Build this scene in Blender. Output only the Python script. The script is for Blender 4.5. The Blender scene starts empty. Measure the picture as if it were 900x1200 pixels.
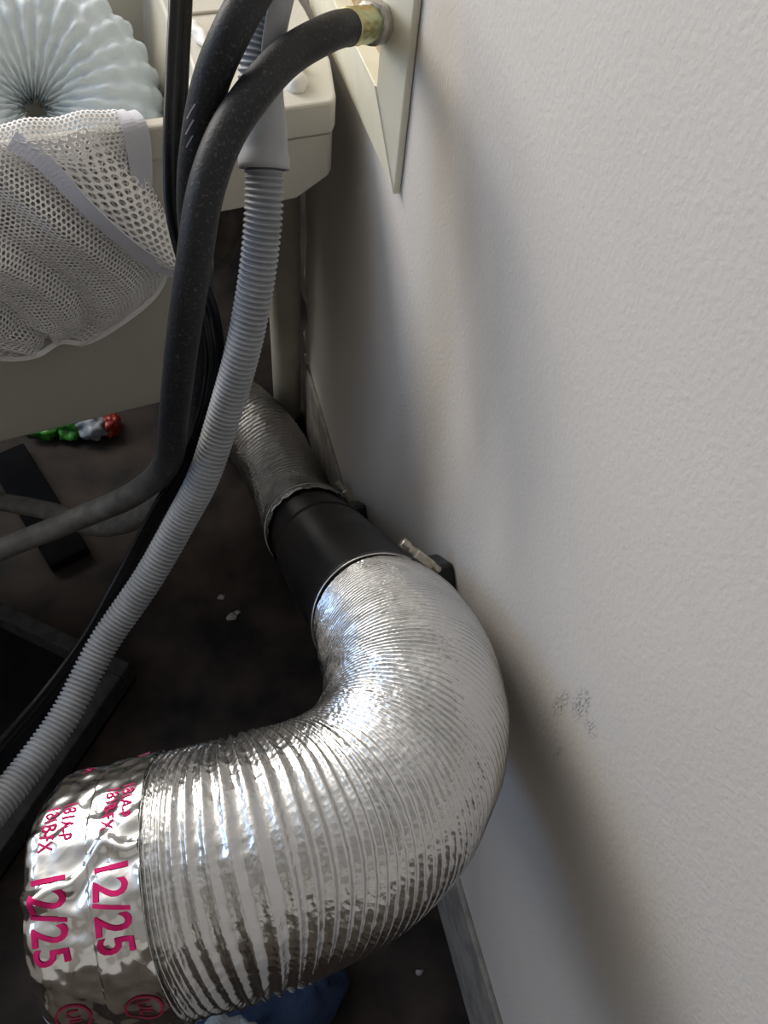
import bpy, bmesh, math, random
import numpy as np
from mathutils import Vector, Matrix, noise

# ------------------------------------------------------------------ camera, world, lights
scene = bpy.context.scene
COL = scene.collection
cam_data = bpy.data.cameras.new('camera')
cam = bpy.data.objects.new('camera', cam_data)
COL.objects.link(cam)
right = Vector((0.96158, -0.26126, 0.08432))
down = Vector((-0.17138, -0.81123, -0.55905))
fwd = Vector((0.21446, 0.52312, -0.82483))
m = Matrix.Identity(4)
for i in range(3):
    m[i][0] = right[i]; m[i][1] = -down[i]; m[i][2] = -fwd[i]
m[0][3], m[1][3], m[2][3] = 0.0, 0.0, 1.3
cam.matrix_world = m
cam_data.sensor_fit = 'VERTICAL'
cam_data.sensor_height = 36.0
cam_data.lens = 27.0
cam_data.clip_start = 0.01
scene.camera = cam

world = bpy.data.worlds.new('world'); scene.world = world
world.use_nodes = True
world.node_tree.nodes['Background'].inputs['Color'].default_value = (0.62, 0.74, 1.0, 1)
world.node_tree.nodes['Background'].inputs['Strength'].default_value = 0.6


def area(name, loc, target, sx, sy, power, color):
    d = bpy.data.lights.new(name, 'AREA')
    d.shape = 'RECTANGLE'; d.size = sx; d.size_y = sy; d.energy = power; d.color = color
    o = bpy.data.objects.new(name, d); COL.objects.link(o)
    o.location = loc
    o.rotation_euler = (Vector(target) - Vector(loc)).to_track_quat('-Z', 'Y').to_euler()
    return o


# daylight through the two windows of the room
area('daylight_window_back', (-1.05, 1.90, 1.78), (-1.05, 0.0, 1.78), 1.6, 0.98, 48, (1.0, 0.945, 0.865))
area('daylight_window_left', (-2.40, 0.95, 1.75), (0.0, 0.95, 1.75), 1.2, 1.0, 14, (0.40, 0.62, 1.0))

scene.view_settings.view_transform = 'Standard'
scene.view_settings.look = 'None'
scene.view_settings.gamma = 1.0
scene.view_settings.use_curve_mapping = False
scene.view_settings.exposure = 0.08

rnd = random.Random(7)


# ------------------------------------------------------------------ materials
def new_mat(name):
    mt = bpy.data.materials.new(name); mt.use_nodes = True
    nt = mt.node_tree
    return mt, nt, nt.nodes['Principled BSDF']


def mat(name, col, rough=0.5, metal=0.0, var=None, vscale=20.0, bump=0.0, bscale=200.0, bdetail=3.0,
        spec=0.5, col2=None, lo=0.4, hi=0.6, coat=0.0, rvar=0.0):
    mt, nt, b = new_mat(name)
    b.inputs['Base Color'].default_value = (*col, 1)
    b.inputs['Roughness'].default_value = rough
    b.inputs['Metallic'].default_value = metal
    b.inputs['Specular IOR Level'].default_value = spec
    b.inputs['Coat Weight'].default_value = coat
    tc = nt.nodes.new('ShaderNodeTexCoord')
    if col2 is not None:
        n = nt.nodes.new('ShaderNodeTexNoise'); n.inputs['Scale'].default_value = vscale
        n.inputs['Detail'].default_value = 6
        nt.links.new(tc.outputs['Object'], n.inputs['Vector'])
        r = nt.nodes.new('ShaderNodeValToRGB')
        r.color_ramp.elements[0].position = lo; r.color_ramp.elements[0].color = (*col, 1)
        r.color_ramp.elements[1].position = hi; r.color_ramp.elements[1].color = (*col2, 1)
        nt.links.new(n.outputs['Fac'], r.inputs['Fac'])
        nt.links.new(r.outputs['Color'], b.inputs['Base Color'])
        if rvar:
            mr = nt.nodes.new('ShaderNodeMapRange')
            mr.inputs['To Min'].default_value = rough; mr.inputs['To Max'].default_value = rough + rvar
            nt.links.new(n.outputs['Fac'], mr.inputs['Value'])
            nt.links.new(mr.outputs['Result'], b.inputs['Roughness'])
    if bump:
        n2 = nt.nodes.new('ShaderNodeTexNoise'); n2.inputs['Scale'].default_value = bscale
        n2.inputs['Detail'].default_value = bdetail
        nt.links.new(tc.outputs['Object'], n2.inputs['Vector'])
        bp = nt.nodes.new('ShaderNodeBump'); bp.inputs['Strength'].default_value = 1.0
        bp.inputs['Distance'].default_value = bump
        nt.links.new(n2.outputs['Fac'], bp.inputs['Height'])
        nt.links.new(bp.outputs['Normal'], b.inputs['Normal'])
    return mt


def hose_rubber():
    """black rubber, dusty on the low run near the floor"""
    mt, nt, b = new_mat('hose_rubber')
    L = nt.links
    b.inputs['Roughness'].default_value = 0.52
    b.inputs['Specular IOR Level'].default_value = 0.3
    g = nt.nodes.new('ShaderNodeNewGeometry')
    sep = nt.nodes.new('ShaderNodeSeparateXYZ'); L.new(g.outputs['Position'], sep.inputs[0])
    mr = nt.nodes.new('ShaderNodeMapRange')
    mr.inputs['From Min'].default_value = 0.72; mr.inputs['From Max'].default_value = 0.58
    L.new(sep.outputs['Z'], mr.inputs['Value'])
    n = nt.nodes.new('ShaderNodeTexNoise'); n.inputs['Scale'].default_value = 55; n.inputs['Detail'].default_value = 5
    L.new(g.outputs['Position'], n.inputs['Vector'])
    mu = nt.nodes.new('ShaderNodeMath'); mu.operation = 'MULTIPLY'
    L.new(mr.outputs['Result'], mu.inputs[0]); L.new(n.outputs['Fac'], mu.inputs[1])
    sp = nt.nodes.new('ShaderNodeTexNoise'); sp.inputs['Scale'].default_value = 420; sp.inputs['Detail'].default_value = 1
    L.new(g.outputs['Position'], sp.inputs['Vector'])
    rp = nt.nodes.new('ShaderNodeValToRGB')
    rp.color_ramp.elements[0].position = 0.58; rp.color_ramp.elements[0].color = (0.015, 0.0155, 0.017, 1)
    rp.color_ramp.elements[1].position = 0.80; rp.color_ramp.elements[1].color = (0.07, 0.067, 0.06, 1)
    L.new(sp.outputs['Fac'], rp.inputs['Fac'])
    mx = nt.nodes.new('ShaderNodeMix'); mx.data_type = 'RGBA'
    L.new(mu.outputs[0], mx.inputs['Factor']); L.new(rp.outputs['Color'], mx.inputs[6])
    mx.inputs[7].default_value = (0.22, 0.205, 0.18, 1)
    L.new(mx.outputs[2], b.inputs['Base Color'])
    bp = nt.nodes.new('ShaderNodeBump'); bp.inputs['Distance'].default_value = 0.0003
    L.new(sp.outputs['Fac'], bp.inputs['Height']); L.new(bp.outputs['Normal'], b.inputs['Normal'])
    return mt


def wall_paint():
    mt, nt, b = new_mat('wall_paint')
    b.inputs['Roughness'].default_value = 0.55
    b.inputs['Specular IOR Level'].default_value = 0.35
    L = nt.links
    tc = nt.nodes.new('ShaderNodeTexCoord')

    def nz(scale, detail=3, vec=None):
        n = nt.nodes.new('ShaderNodeTexNoise'); n.inputs['Scale'].default_value = scale
        n.inputs['Detail'].default_value = detail
        L.new(vec if vec is not None else tc.outputs['Object'], n.inputs['Vector'])
        return n

    def math_(op, a, bb):
        n = nt.nodes.new('ShaderNodeMath'); n.operation = op
        for k, v in enumerate((a, bb)):
            if isinstance(v, (int, float)): n.inputs[k].default_value = v
            else: L.new(v, n.inputs[k])
        return n.outputs[0]
    sep = nt.nodes.new('ShaderNodeSeparateXYZ'); L.new(tc.outputs['Object'], sep.inputs[0])
    # scuff marks: soft elliptical masks around the scuffs, broken up by stretched noise
    mp = nt.nodes.new('ShaderNodeMapping'); mp.inputs['Scale'].default_value = (1, 1.0, 0.18)
    L.new(tc.outputs['Object'], mp.inputs['Vector'])
    scr = nz(800, 3, mp.outputs['Vector'])
    tot = None
    for (y, z, ry, rz, s) in [(0.156, 0.735, 0.008, 0.028, 1.0), (0.142, 0.770, 0.010, 0.026, 1.0),
                              (0.124, 0.770, 0.010, 0.012, 0.7), (0.130, 0.690, 0.004, 0.016, 0.7)]:
        dy = math_('DIVIDE', math_('SUBTRACT', sep.outputs['Y'], y), ry)
        dz = math_('DIVIDE', math_('SUBTRACT', sep.outputs['Z'], z), rz)
        d2 = math_('ADD', math_('MULTIPLY', dy, dy), math_('MULTIPLY', dz, dz))
        k = math_('MULTIPLY', math_('MAXIMUM', math_('SUBTRACT', 1.0, d2), 0.0), s)
        tot = k if tot is None else math_('ADD', tot, k)
    scuff = math_('MULTIPLY', math_('GREATER_THAN', scr.outputs['Fac'], 0.525), math_('MINIMUM', tot, 1.0))
    scuff = math_('MULTIPLY', scuff, 0.75)
    blot = nz(3.5, 4)
    r = nt.nodes.new('ShaderNodeValToRGB')
    r.color_ramp.elements[0].position = 0.3; r.color_ramp.elements[0].color = (0.575, 0.54, 0.50, 1)
    r.color_ramp.elements[1].position = 0.7; r.color_ramp.elements[1].color = (0.625, 0.59, 0.548, 1)
    L.new(blot.outputs['Fac'], r.inputs['Fac'])
    mx = nt.nodes.new('ShaderNodeMix'); mx.data_type = 'RGBA'
    L.new(scuff, mx.inputs['Factor']); L.new(r.outputs['Color'], mx.inputs[6])
    mx.inputs[7].default_value = (0.10, 0.10, 0.11, 1)
    L.new(mx.outputs[2], b.inputs['Base Color'])
    o1 = nz(230, 2)
    bp = nt.nodes.new('ShaderNodeBump'); bp.inputs['Strength'].default_value = 0.8
    bp.inputs['Distance'].default_value = 0.0006
    L.new(o1.outputs['Fac'], bp.inputs['Height']); L.new(bp.outputs['Normal'], b.inputs['Normal'])
    return mt


def foil_mat(name, rough, bumpd, scale, col=(0.88, 0.875, 0.86)):
    mt, nt, b = new_mat(name)
    b.inputs['Base Color'].default_value = (*col, 1)
    b.inputs['Metallic'].default_value = 1.0
    b.inputs['Roughness'].default_value = rough
    L = nt.links
    tc = nt.nodes.new('ShaderNodeTexCoord')
    v = nt.nodes.new('ShaderNodeTexVoronoi'); v.inputs['Scale'].default_value = scale
    L.new(tc.outputs['Object'], v.inputs['Vector'])
    n = nt.nodes.new('ShaderNodeTexNoise'); n.inputs['Scale'].default_value = scale * 0.5
    n.inputs['Detail'].default_value = 3
    L.new(tc.outputs['Object'], n.inputs['Vector'])
    a = nt.nodes.new('ShaderNodeMath'); a.operation = 'ADD'
    L.new(v.outputs['Distance'], a.inputs[0]); L.new(n.outputs['Fac'], a.inputs[1])
    bp = nt.nodes.new('ShaderNodeBump'); bp.inputs['Strength'].default_value = 1.0
    bp.inputs['Distance'].default_value = bumpd
    L.new(a.outputs[0], bp.inputs['Height']); L.new(bp.outputs['Normal'], b.inputs['Normal'])
    return mt


M = {}
M['wall'] = wall_paint()
M['room'] = mat('room_paint', (0.50, 0.48, 0.45), 0.7, col2=(0.54, 0.52, 0.49), vscale=2)
M['darkpanel'] = mat('added_dark_panel', (0.06, 0.045, 0.035), 0.7, col2=(0.09, 0.07, 0.05), vscale=5)  # for the added dark panel behind the camera
M['ceiling'] = mat('ceiling_paint', (0.66, 0.65, 0.62), 0.8, col2=(0.70, 0.69, 0.66), vscale=2)
M['cavity'] = mat('cavity_shade', (0.03, 0.022, 0.016), 0.9, col2=(0.06, 0.045, 0.03), vscale=12)  # dark colour stands in for the shade of the gap
M['floor'] = mat('dirty_floor', (0.009, 0.008, 0.008), 0.6, col2=(0.058, 0.043, 0.035), vscale=9, lo=0.36, hi=0.74, spec=0.2,
                 bump=0.001, bscale=60, rvar=0.2)
M['base'] = mat('dusty_baseboard', (0.20, 0.185, 0.17), 0.7, col2=(0.30, 0.28, 0.25), vscale=30)
M['sink'] = mat('sink_plastic', (0.56, 0.53, 0.455), 0.42, col2=(0.63, 0.60, 0.52), vscale=7, lo=0.3, hi=0.7, bump=0.0003, bscale=300)
M['leg'] = mat('leg_plastic', (0.42, 0.40, 0.34), 0.5, col2=(0.5, 0.47, 0.40), vscale=10)
M['caulk'] = mat('caulk', (0.80, 0.79, 0.76), 0.55, bump=0.001, bscale=80)
M['trap'] = mat('trap_plastic', (0.10, 0.09, 0.08), 0.5, col2=(0.16, 0.14, 0.12), vscale=30)
M['boxplastic'] = mat('yellowed_plastic', (0.80, 0.755, 0.58), 0.4, col2=(0.85, 0.81, 0.66), vscale=25, bump=0.0002, bscale=250)
M['boxinside'] = mat('stained_inside', (0.33, 0.23, 0.12), 0.7, col2=(0.55, 0.43, 0.26), vscale=40)
M['rubber'] = hose_rubber()
M['cord'] = mat('cord_plastic', (0.004, 0.004, 0.005), 0.25, col2=(0.008, 0.008, 0.009), vscale=80, lo=0.5, hi=0.7, spec=0.25)
M['brass'] = mat('zinc_yellow_ferrule', (0.62, 0.53, 0.25), 0.32, 1.0, col2=(0.50, 0.56, 0.34), vscale=90, bump=0.0004, bscale=220)
M['steel'] = mat('dusty_steel', (0.40, 0.38, 0.35), 0.55, 0.7, col2=(0.55, 0.52, 0.48), vscale=150)
M['grey_hose'] = mat('grey_hose_plastic', (0.25, 0.26, 0.275), 0.5, col2=(0.30, 0.31, 0.325), vscale=40)
M['cuff'] = mat('grey_cuff_plastic', (0.33, 0.335, 0.34), 0.5, col2=(0.38, 0.385, 0.39), vscale=40)
M['vinyl'] = mat('pale_blue_vinyl', (0.56, 0.635, 0.68), 0.45, col2=(0.62, 0.69, 0.735), vscale=12, bump=0.0008, bscale=90)
M['net'] = mat('white_netting', (0.90, 0.885, 0.87), 0.75)
M['ribbon'] = mat('lavender_grey_tape', (0.64, 0.64, 0.70), 0.8, bump=0.0006, bscale=700)
M['foil'] = foil_mat('ridged_foil', 0.22, 0.0003, 260, (0.68, 0.675, 0.665))
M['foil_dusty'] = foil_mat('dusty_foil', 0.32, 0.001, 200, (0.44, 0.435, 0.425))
M['tape'] = foil_mat('foil_tape', 0.14, 0.0007, 75, (0.80, 0.795, 0.79))
M['ink'] = mat('magenta_ink', (0.58, 0.02, 0.14), 0.8, spec=0.08)
M['ink_dark'] = mat('dark_red_ink', (0.30, 0.03, 0.07), 0.8, spec=0.08)
M['pipe'] = mat('black_pipe_plastic', (0.010, 0.010, 0.011), 0.27, col2=(0.03, 0.028, 0.027), vscale=9, lo=0.45, hi=0.75, rvar=0.25)
M['bracket'] = mat('black_bracket_plastic', (0.008, 0.008, 0.010), 0.4)
M['clamp'] = mat('clamp_steel', (0.55, 0.54, 0.52), 0.28, 1.0, col2=(0.7, 0.69, 0.66), vscale=80)
M['brownsteel'] = mat('tarnished_screw', (0.52, 0.46, 0.38), 0.38, 0.9, col2=(0.62, 0.57, 0.5), vscale=200)
M['board'] = mat('black_board', (0.004, 0.0045, 0.006), 0.85, col2=(0.007, 0.007, 0.008), vscale=14, spec=0.04)
M['tray'] = mat('dark_tray', (0.005, 0.005, 0.006), 0.8, col2=(0.009, 0.009, 0.009), vscale=14, spec=0.04)
M['dust'] = mat('dusty_rim', (0.016, 0.014, 0.013), 0.85, col2=(0.034, 0.03, 0.027), vscale=50)
M['green'] = mat('green_film', (0.04, 0.24, 0.025), 0.35, bump=0.002, bscale=60)
M['white'] = mat('white_film', (0.32, 0.36, 0.42), 0.35, bump=0.002, bscale=60)
M['red'] = mat('red_film', (0.30, 0.025, 0.015), 0.35, bump=0.002, bscale=60)
M['blue'] = mat('navy_cloth', (0.012, 0.028, 0.075), 0.85, col2=(0.02, 0.042, 0.10), vscale=40, bump=0.001, bscale=500)
M['greycloth'] = mat('pale_grey_cloth', (0.30, 0.34, 0.38), 0.85, col2=(0.38, 0.42, 0.45), vscale=40, bump=0.001, bscale=500)
M['crumb'] = mat('plaster_crumb', (0.30, 0.28, 0.27), 0.9)
M['frame'] = mat('window_frame_paint', (0.75, 0.75, 0.73), 0.5)


# ------------------------------------------------------------------ helpers
def link(o, parent=None):
    COL.objects.link(o)
    if parent is not None:
        o.parent = parent
    return o


def tag(o, label=None, cat=None, group=None, kind=None):
    if label: o['label'] = label
    if cat: o['category'] = cat
    if group: o['group'] = group
    if kind: o['kind'] = kind
    return o


def empty(name, loc, label, cat, group=None):
    o = bpy.data.objects.new(name, None)
    o.empty_display_size = 0.02
    link(o); o.location = loc
    return tag(o, label, cat, group)


def finish(me, material, smooth=True):
    me.materials.append(material)
    if smooth:
        me.polygons.foreach_set('use_smooth', [True] * len(me.polygons))
    me.update()


def mesh_obj(name, verts, faces, material, parent=None, smooth=True, edge_split=False):
    """vertices are world coordinates; a parent Empty is offset by inverse translation"""
    me = bpy.data.meshes.new(name)
    off = Vector(parent_offset(parent))
    vs = [(v[0] - off.x, v[1] - off.y, v[2] - off.z) for v in verts]
    me.from_pydata(vs, [], faces)
    me.validate()
    bm = bmesh.new(); bm.from_mesh(me)
    bmesh.ops.recalc_face_normals(bm, faces=bm.faces)
    bm.to_mesh(me); bm.free()
    finish(me, material, smooth)
    o = bpy.data.objects.new(name, me)
    return link(o, parent)


def parent_offset(p):
    t = Vector((0, 0, 0))
    while p is not None:
        t += Vector(p.location); p = p.parent
    return t


def bm_obj(name, bm, material, parent=None, smooth=False, bevel=0.0, seg=2):
    off = parent_offset(parent)
    bmesh.ops.translate(bm, verts=bm.verts, vec=-off)
    if bevel:
        bmesh.ops.bevel(bm, geom=[e for e in bm.edges if len(e.link_faces) == 2 and e.calc_face_angle(0) > 0.35],
                        offset=bevel, segments=seg, affect='EDGES', profile=0.5)
    bmesh.ops.recalc_face_normals(bm, faces=bm.faces)
    me = bpy.data.meshes.new(name); bm.to_mesh(me); bm.free()
    finish(me, material, smooth)
    return link(bpy.data.objects.new(name, me), parent)


def box_bm(lo, hi, bm=None, mtx=None):
    bm = bm or bmesh.new()
    r = bmesh.ops.create_cube(bm, size=1.0)
    lo, hi = Vector(lo), Vector(hi)
    for v in r['verts']:
        v.co = Vector(((v.co.x + .5) * (hi.x - lo.x) + lo.x, (v.co.y + .5) * (hi.y - lo.y) + lo.y,
                       (v.co.z + .5) * (hi.z - lo.z) + lo.z))
        if mtx is not None: v.co = mtx @ v.co
    return bm


def loft_bm(loops, cap0=True, cap1=True, closed=True):
    bm = bmesh.new()
    rows = [[bm.verts.new(p) for p in lp] for lp in loops]
    n = len(rows[0])
    for a, b in zip(rows, rows[1:]):
        for i in range(n if closed else n - 1):
            j = (i + 1) % n
            bm.faces.new((a[i], a[j], b[j], b[i]))
    if cap0: bm.faces.new(rows[0])
    if cap1: bm.faces.new(rows[-1])
    return bm


class Path:
    """smooth curve through points with rotation-minimising frames, addressed by arc length"""
    def __init__(self, pts, n=600, up=(0, 0, 1)):
        P = np.array(pts, float)
        P = np.vstack([2 * P[0] - P[1], P, 2 * P[-1] - P[-2]])
        out = []
        for k in range(1, len(P) - 2):
            p0, p1, p2, p3 = P[k - 1:k + 3]
            t0 = 0.0
            t1 = t0 + np.linalg.norm(p1 - p0) ** .5
            t2 = t1 + np.linalg.norm(p2 - p1) ** .5
            t3 = t2 + np.linalg.norm(p3 - p2) ** .5
            for t in np.linspace(t1, t2, 24, endpoint=False):
                a1 = (t1 - t) / (t1 - t0) * p0 + (t - t0) / (t1 - t0) * p1
                a2 = (t2 - t) / (t2 - t1) * p1 + (t - t1) / (t2 - t1) * p2
                a3 = (t3 - t) / (t3 - t2) * p2 + (t - t2) / (t3 - t2) * p3
                b1 = (t2 - t) / (t2 - t0) * a1 + (t - t0) / (t2 - t0) * a2
                b2 = (t3 - t) / (t3 - t1) * a2 + (t - t1) / (t3 - t1) * a3
                out.append((t2 - t) / (t2 - t1) * b1 + (t - t1) / (t2 - t1) * b2)
        out.append(P[-2])
        Q = np.array(out)
        d = np.r_[0, np.cumsum(np.linalg.norm(np.diff(Q, axis=0), axis=1))]
        self.L = d[-1]
        s = np.linspace(0, self.L, n)
        R = np.stack([np.interp(s, d, Q[:, k]) for k in range(3)], 1)
        for _ in range(4):
            R[1:-1] = 0.25 * R[:-2] + 0.5 * R[1:-1] + 0.25 * R[2:]
        T = np.gradient(R, axis=0)
        T /= np.linalg.norm(T, axis=1)[:, None]
        N = np.zeros_like(R)
        u = np.array(up, float); u -= T[0] * (u @ T[0]); N[0] = u / np.linalg.norm(u)
        for i in range(1, n):
            u = N[i - 1] - T[i] * (N[i - 1] @ T[i]); N[i] = u / np.linalg.norm(u)
        self.s, self.R, self.T, self.N, self.B = s, R, T, N, np.cross(T, N)

    def frame(self, s):
        s = np.asarray(s, float)
        f = lambda A: np.stack([np.interp(s, self.s, A[:, k]) for k in range(3)], -1)
        return f(self.R), f(self.N), f(self.B), f(self.T)

    def surf(self, s, th, r):
        R, N, B, T = self.frame(s)
        c, q = np.cos(th), np.sin(th)
        return R + (N * c[..., None] + B * q[..., None]) * np.asarray(r)[..., None]


def grid_faces(nr, ns, closed=True):
    F = []
    for i in range(nr - 1):
        for j in range(ns if closed else ns - 1):
            k = (j + 1) % ns
            F.append((i * ns + j, i * ns + k, (i + 1) * ns + k, (i + 1) * ns + j))
    return F


def tube(name, path, rad, ss, ns, material, parent=None, caps=True):
    """rad: number or function(S,TH)->R on the whole grid"""
    ss = np.asarray(ss, float)
    th = np.linspace(0, 2 * math.pi, ns, endpoint=False)
    S, TH = np.meshgrid(ss, th, indexing='ij')
    R = rad(S, TH) if callable(rad) else np.full(S.shape, float(rad))
    V = path.surf(S, TH, R).reshape(-1, 3)
    F = grid_faces(len(ss), ns)
    if caps:
        F.append(tuple(range(ns))); F.append(tuple(range((len(ss) - 1) * ns, len(ss) * ns)))
    return mesh_obj(name, V.tolist(), F, material, parent)


def nz3(P, scale, seed=0.0):
    """noise on an (n,3) array"""
    out = np.empty(len(P))
    for i, p in enumerate(P):
        out[i] = noise.noise((p[0] * scale + seed, p[1] * scale - seed, p[2] * scale + 2 * seed))
    return out


def ribbon(name, pts, width, thick, material, parent, up, n=60, twist=None):
    p = Path(pts, 200, up)
    s = np.linspace(0, p.L, n)
    R, N, B, T = p.frame(s)
    V = []; w = width / 2; t = thick / 2
    for i in range(n):
        a = 0.0 if twist is None else twist(i / (n - 1))
        nn = N[i] * math.cos(a) + B[i] * math.sin(a); bb = B[i] * math.cos(a) - N[i] * math.sin(a)
        for (x, y) in ((-w, -t), (w, -t), (w, t), (-w, t)):
            V.append(R[i] + bb * x + nn * y)
    F = grid_faces(n, 4); F.append((0, 1, 2, 3)); F.append(tuple(4 * (n - 1) + k for k in range(4)))
    o = mesh_obj(name, [tuple(v) for v in V], F, material, parent, smooth=False)
    return o


# ------------------------------------------------------------------ the room
WX = 0.235          # face of the painted wall


def struct(name, bm, material, bevel=0.0):
    o = bm_obj(name, bm, material, bevel=bevel)
    o['kind'] = 'structure'
    return o


fl = struct('floor', box_bm((-2.5, -1.6, -0.05), (0.6, 2.0, 0.0)), M['floor'])
# wall beside the ducts, with a ragged broken lower corner at its far end
out = [(-1.6, 0.0), (1.10, 0.0)]
zz = 0.0
while zz < 0.58:
    zz += rnd.uniform(0.018, 0.04)
    out.append((1.115 + rnd.uniform(-0.022, 0.018), zz))
out += [(1.16, 0.62), (1.30, 0.66), (1.9, 0.66), (1.9, 2.5), (-1.6, 2.5)]
bm = bmesh.new()
f = bm.faces.new([bm.verts.new((WX, y, z)) for y, z in out])
ex = bmesh.ops.extrude_face_region(bm, geom=[f])
bmesh.ops.translate(bm, verts=[v for v in ex['geom'] if isinstance(v, bmesh.types.BMVert)], vec=(0.03, 0, 0))
bmesh.ops.triangulate(bm, faces=[f for f in bm.faces if len(f.verts) > 4])
struct('wall_right', bm, M['wall'])
struct('wall_cavity', box_bm((WX + 0.075, 0.9, 0.0), (WX + 0.10, 1.9, 1.0)), M['cavity'])  # dark sheet behind the broken corner, coloured as the gap's shade
struct('baseboard_right', box_bm((WX - 0.008, -1.6, 0.0), (WX + 0.001, 1.085, 0.185)), M['base'], 0.003)
struct('ceiling', box_bm((-2.5, -1.6, 2.5), (0.6, 2.0, 2.55)), M['ceiling'])
struct('wall_front', box_bm((-2.5, -1.65, 1.45), (0.6, -1.6, 2.5)), M['room'])
struct('wall_front_added_dark', box_bm((-2.5, -1.65, 0), (0.6, -1.595, 1.45)), M['darkpanel'])  # unseen dark lower wall, added to darken reflections in the foil duct
# far wall with its window opening, left wall with its window opening
bm = bmesh.new()
for lo, hi in (((-2.5, 1.9, 0), (-1.88, 1.96, 2.5)), ((-0.22, 1.9, 0), (0.6, 1.96, 2.5)),
               ((-1.88, 1.9, 0), (-0.22, 1.96, 1.26)), ((-1.88, 1.9, 2.30), (-0.22, 1.96, 2.5))):
    box_bm(lo, hi, bm)
struct('wall_back', bm, M['room'])
bm = bmesh.new()
for lo, hi in (((-2.5, -1.6, 0), (-2.44, 0.32, 2.5)), ((-2.5, 1.58, 0), (-2.44, 1.96, 2.5)),
               ((-2.5, 0.32, 0), (-2.44, 1.58, 1.22)), ((-2.5, 0.32, 2.28), (-2.44, 1.58, 2.5))):
    box_bm(lo, hi, bm)
struct('wall_left', bm, M['room'])


def window(name, axis, a0, a1, z0, z1, pos):
    bm = bmesh.new()
    w = 0.04
    for (p0, p1, q0, q1) in ((a0, a1, z0, z0 + w), (a0, a1, z1 - w, z1), (a0, a0 + w, z0, z1), (a1 - w, a1, z0, z1)):
        if axis == 'x': box_bm((p0, pos, q0), (p1, pos + 0.05, q1), bm)
        else: box_bm((pos, p0, q0), (pos + 0.05, p1, q1), bm)
    struct(name, bm, M['frame'])


window('window_1', 'x', -1.88, -0.22, 1.26, 2.30, 1.905)
window('window_2', 'y', 0.32, 1.58, 1.22, 2.28, -2.495)

# ------------------------------------------------------------------ utility sink
O = Vector((0.201, 0.793, 0))
A9 = math.radians(8.5)
UX = Vector((math.cos(A9), math.sin(A9), 0)); UY = Vector((-math.sin(A9), math.cos(A9), 0))


def SL(t, d, z):
    """sink coordinates: t along the front (negative to the left), d behind the front, z height"""
    return O + UX * t + UY * d + Vector((0, 0, z))


sink = empty('utility_sink', (-0.1, 0.95, 0.0), 'cream plastic utility sink with caulk smears on its deck, beside the wall', 'sink')
RT = 0.868
# rim: a frame around the basin, wide deck on the wall side
TL = -1.15  # left end lengthened out of view to keep window light off the floor
outer = [(TL, 0.0), (-0.004, 0.0), (0.004, 0.012), (0.026, 0.085), (0.040, 0.20), (0.060, 0.50), (TL, 0.50)]
inner = [(TL + 0.03, 0.017), (-0.141, 0.017), (-0.136, 0.022), (-0.128, 0.09), (-0.114, 0.20), (-0.09, 0.47), (TL + 0.03, 0.47)]


def lp(poly, z, off=0.0):
    return [SL(t, d + off, z) for t, d in poly]


low_out = [(TL, 0.003), (-0.030, 0.003), (0.000, 0.030), (0.024, 0.095), (0.038, 0.20), (0.058, 0.50), (TL, 0.50)]
# rim ring
bm = loft_bm([lp(inner, RT - 0.036), lp(inner, RT), lp(outer, RT), lp([(t, d) for t, d in outer], RT - 0.036), lp(inner, RT - 0.036)], False, False)
bmesh.ops.remove_doubles(bm, verts=bm.verts, dist=1e-5)
rim = bm_obj('rim', bm, M['sink'], sink, bevel=0.003)
# apron under the deck on the wall side (deep, with a cut corner)
ap_t = [(-0.138, 0.004), (-0.006, 0.004), (0.002, 0.014), (0.024, 0.086), (0.038, 0.20), (0.056, 0.49), (-0.08, 0.49), (-0.105, 0.20)]
ap_m = ap_t
ap_b = [(-0.138, 0.004), (-0.045, 0.004), (-0.03, 0.03), (0.00, 0.10), (0.02, 0.20), (0.04, 0.49), (-0.08, 0.49), (-0.105, 0.20)]
bm = loft_bm([lp(ap_t, RT - 0.0365), lp(ap_m, RT - 0.088), lp(ap_b, RT - 0.110)])
bm_obj('apron', bm, M['sink'], sink, bevel=0.002)
# tub, open at the top
tt = [(TL + 0.01, 0.004), (-0.134, 0.004), (-0.108, 0.20), (-0.084, 0.48), (TL + 0.01, 0.48)]
tb = [(TL + 0.06, 0.030), (-0.168, 0.030), (-0.155, 0.20), (-0.14, 0.43), (TL + 0.06, 0.43)]
ti = [(TL + 0.03, 0.018), (-0.142, 0.018), (-0.116, 0.20), (-0.092, 0.468), (TL + 0.03, 0.468)]
tj = [(TL + 0.07, 0.045), (-0.190, 0.045), (-0.178, 0.20), (-0.165, 0.415), (TL + 0.07, 0.415)]
bm = loft_bm([lp(tj, 0.467), lp(ti, RT - 0.037), lp(tt, RT - 0.037), lp(tb, 0.452)], True, True)
bm_obj('tub', bm, M['sink'], sink, bevel=0.004)
# deck grooves (two raised bars) and the caulk smears
for (a, b, d0) in ((-0.105, -0.025, 0.155), (-0.098, -0.018, 0.215)):
    bm = box_bm((0, 0, 0), (1, 1, 1))
    for v in bm.verts:
        v.co = SL(a + (b - a) * v.co.x, d0 + 0.035 * v.co.y, RT + 0.0035 * v.co.z)
    bm_obj('deck_bar', bm, M['sink'], sink, bevel=0.0015)


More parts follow.
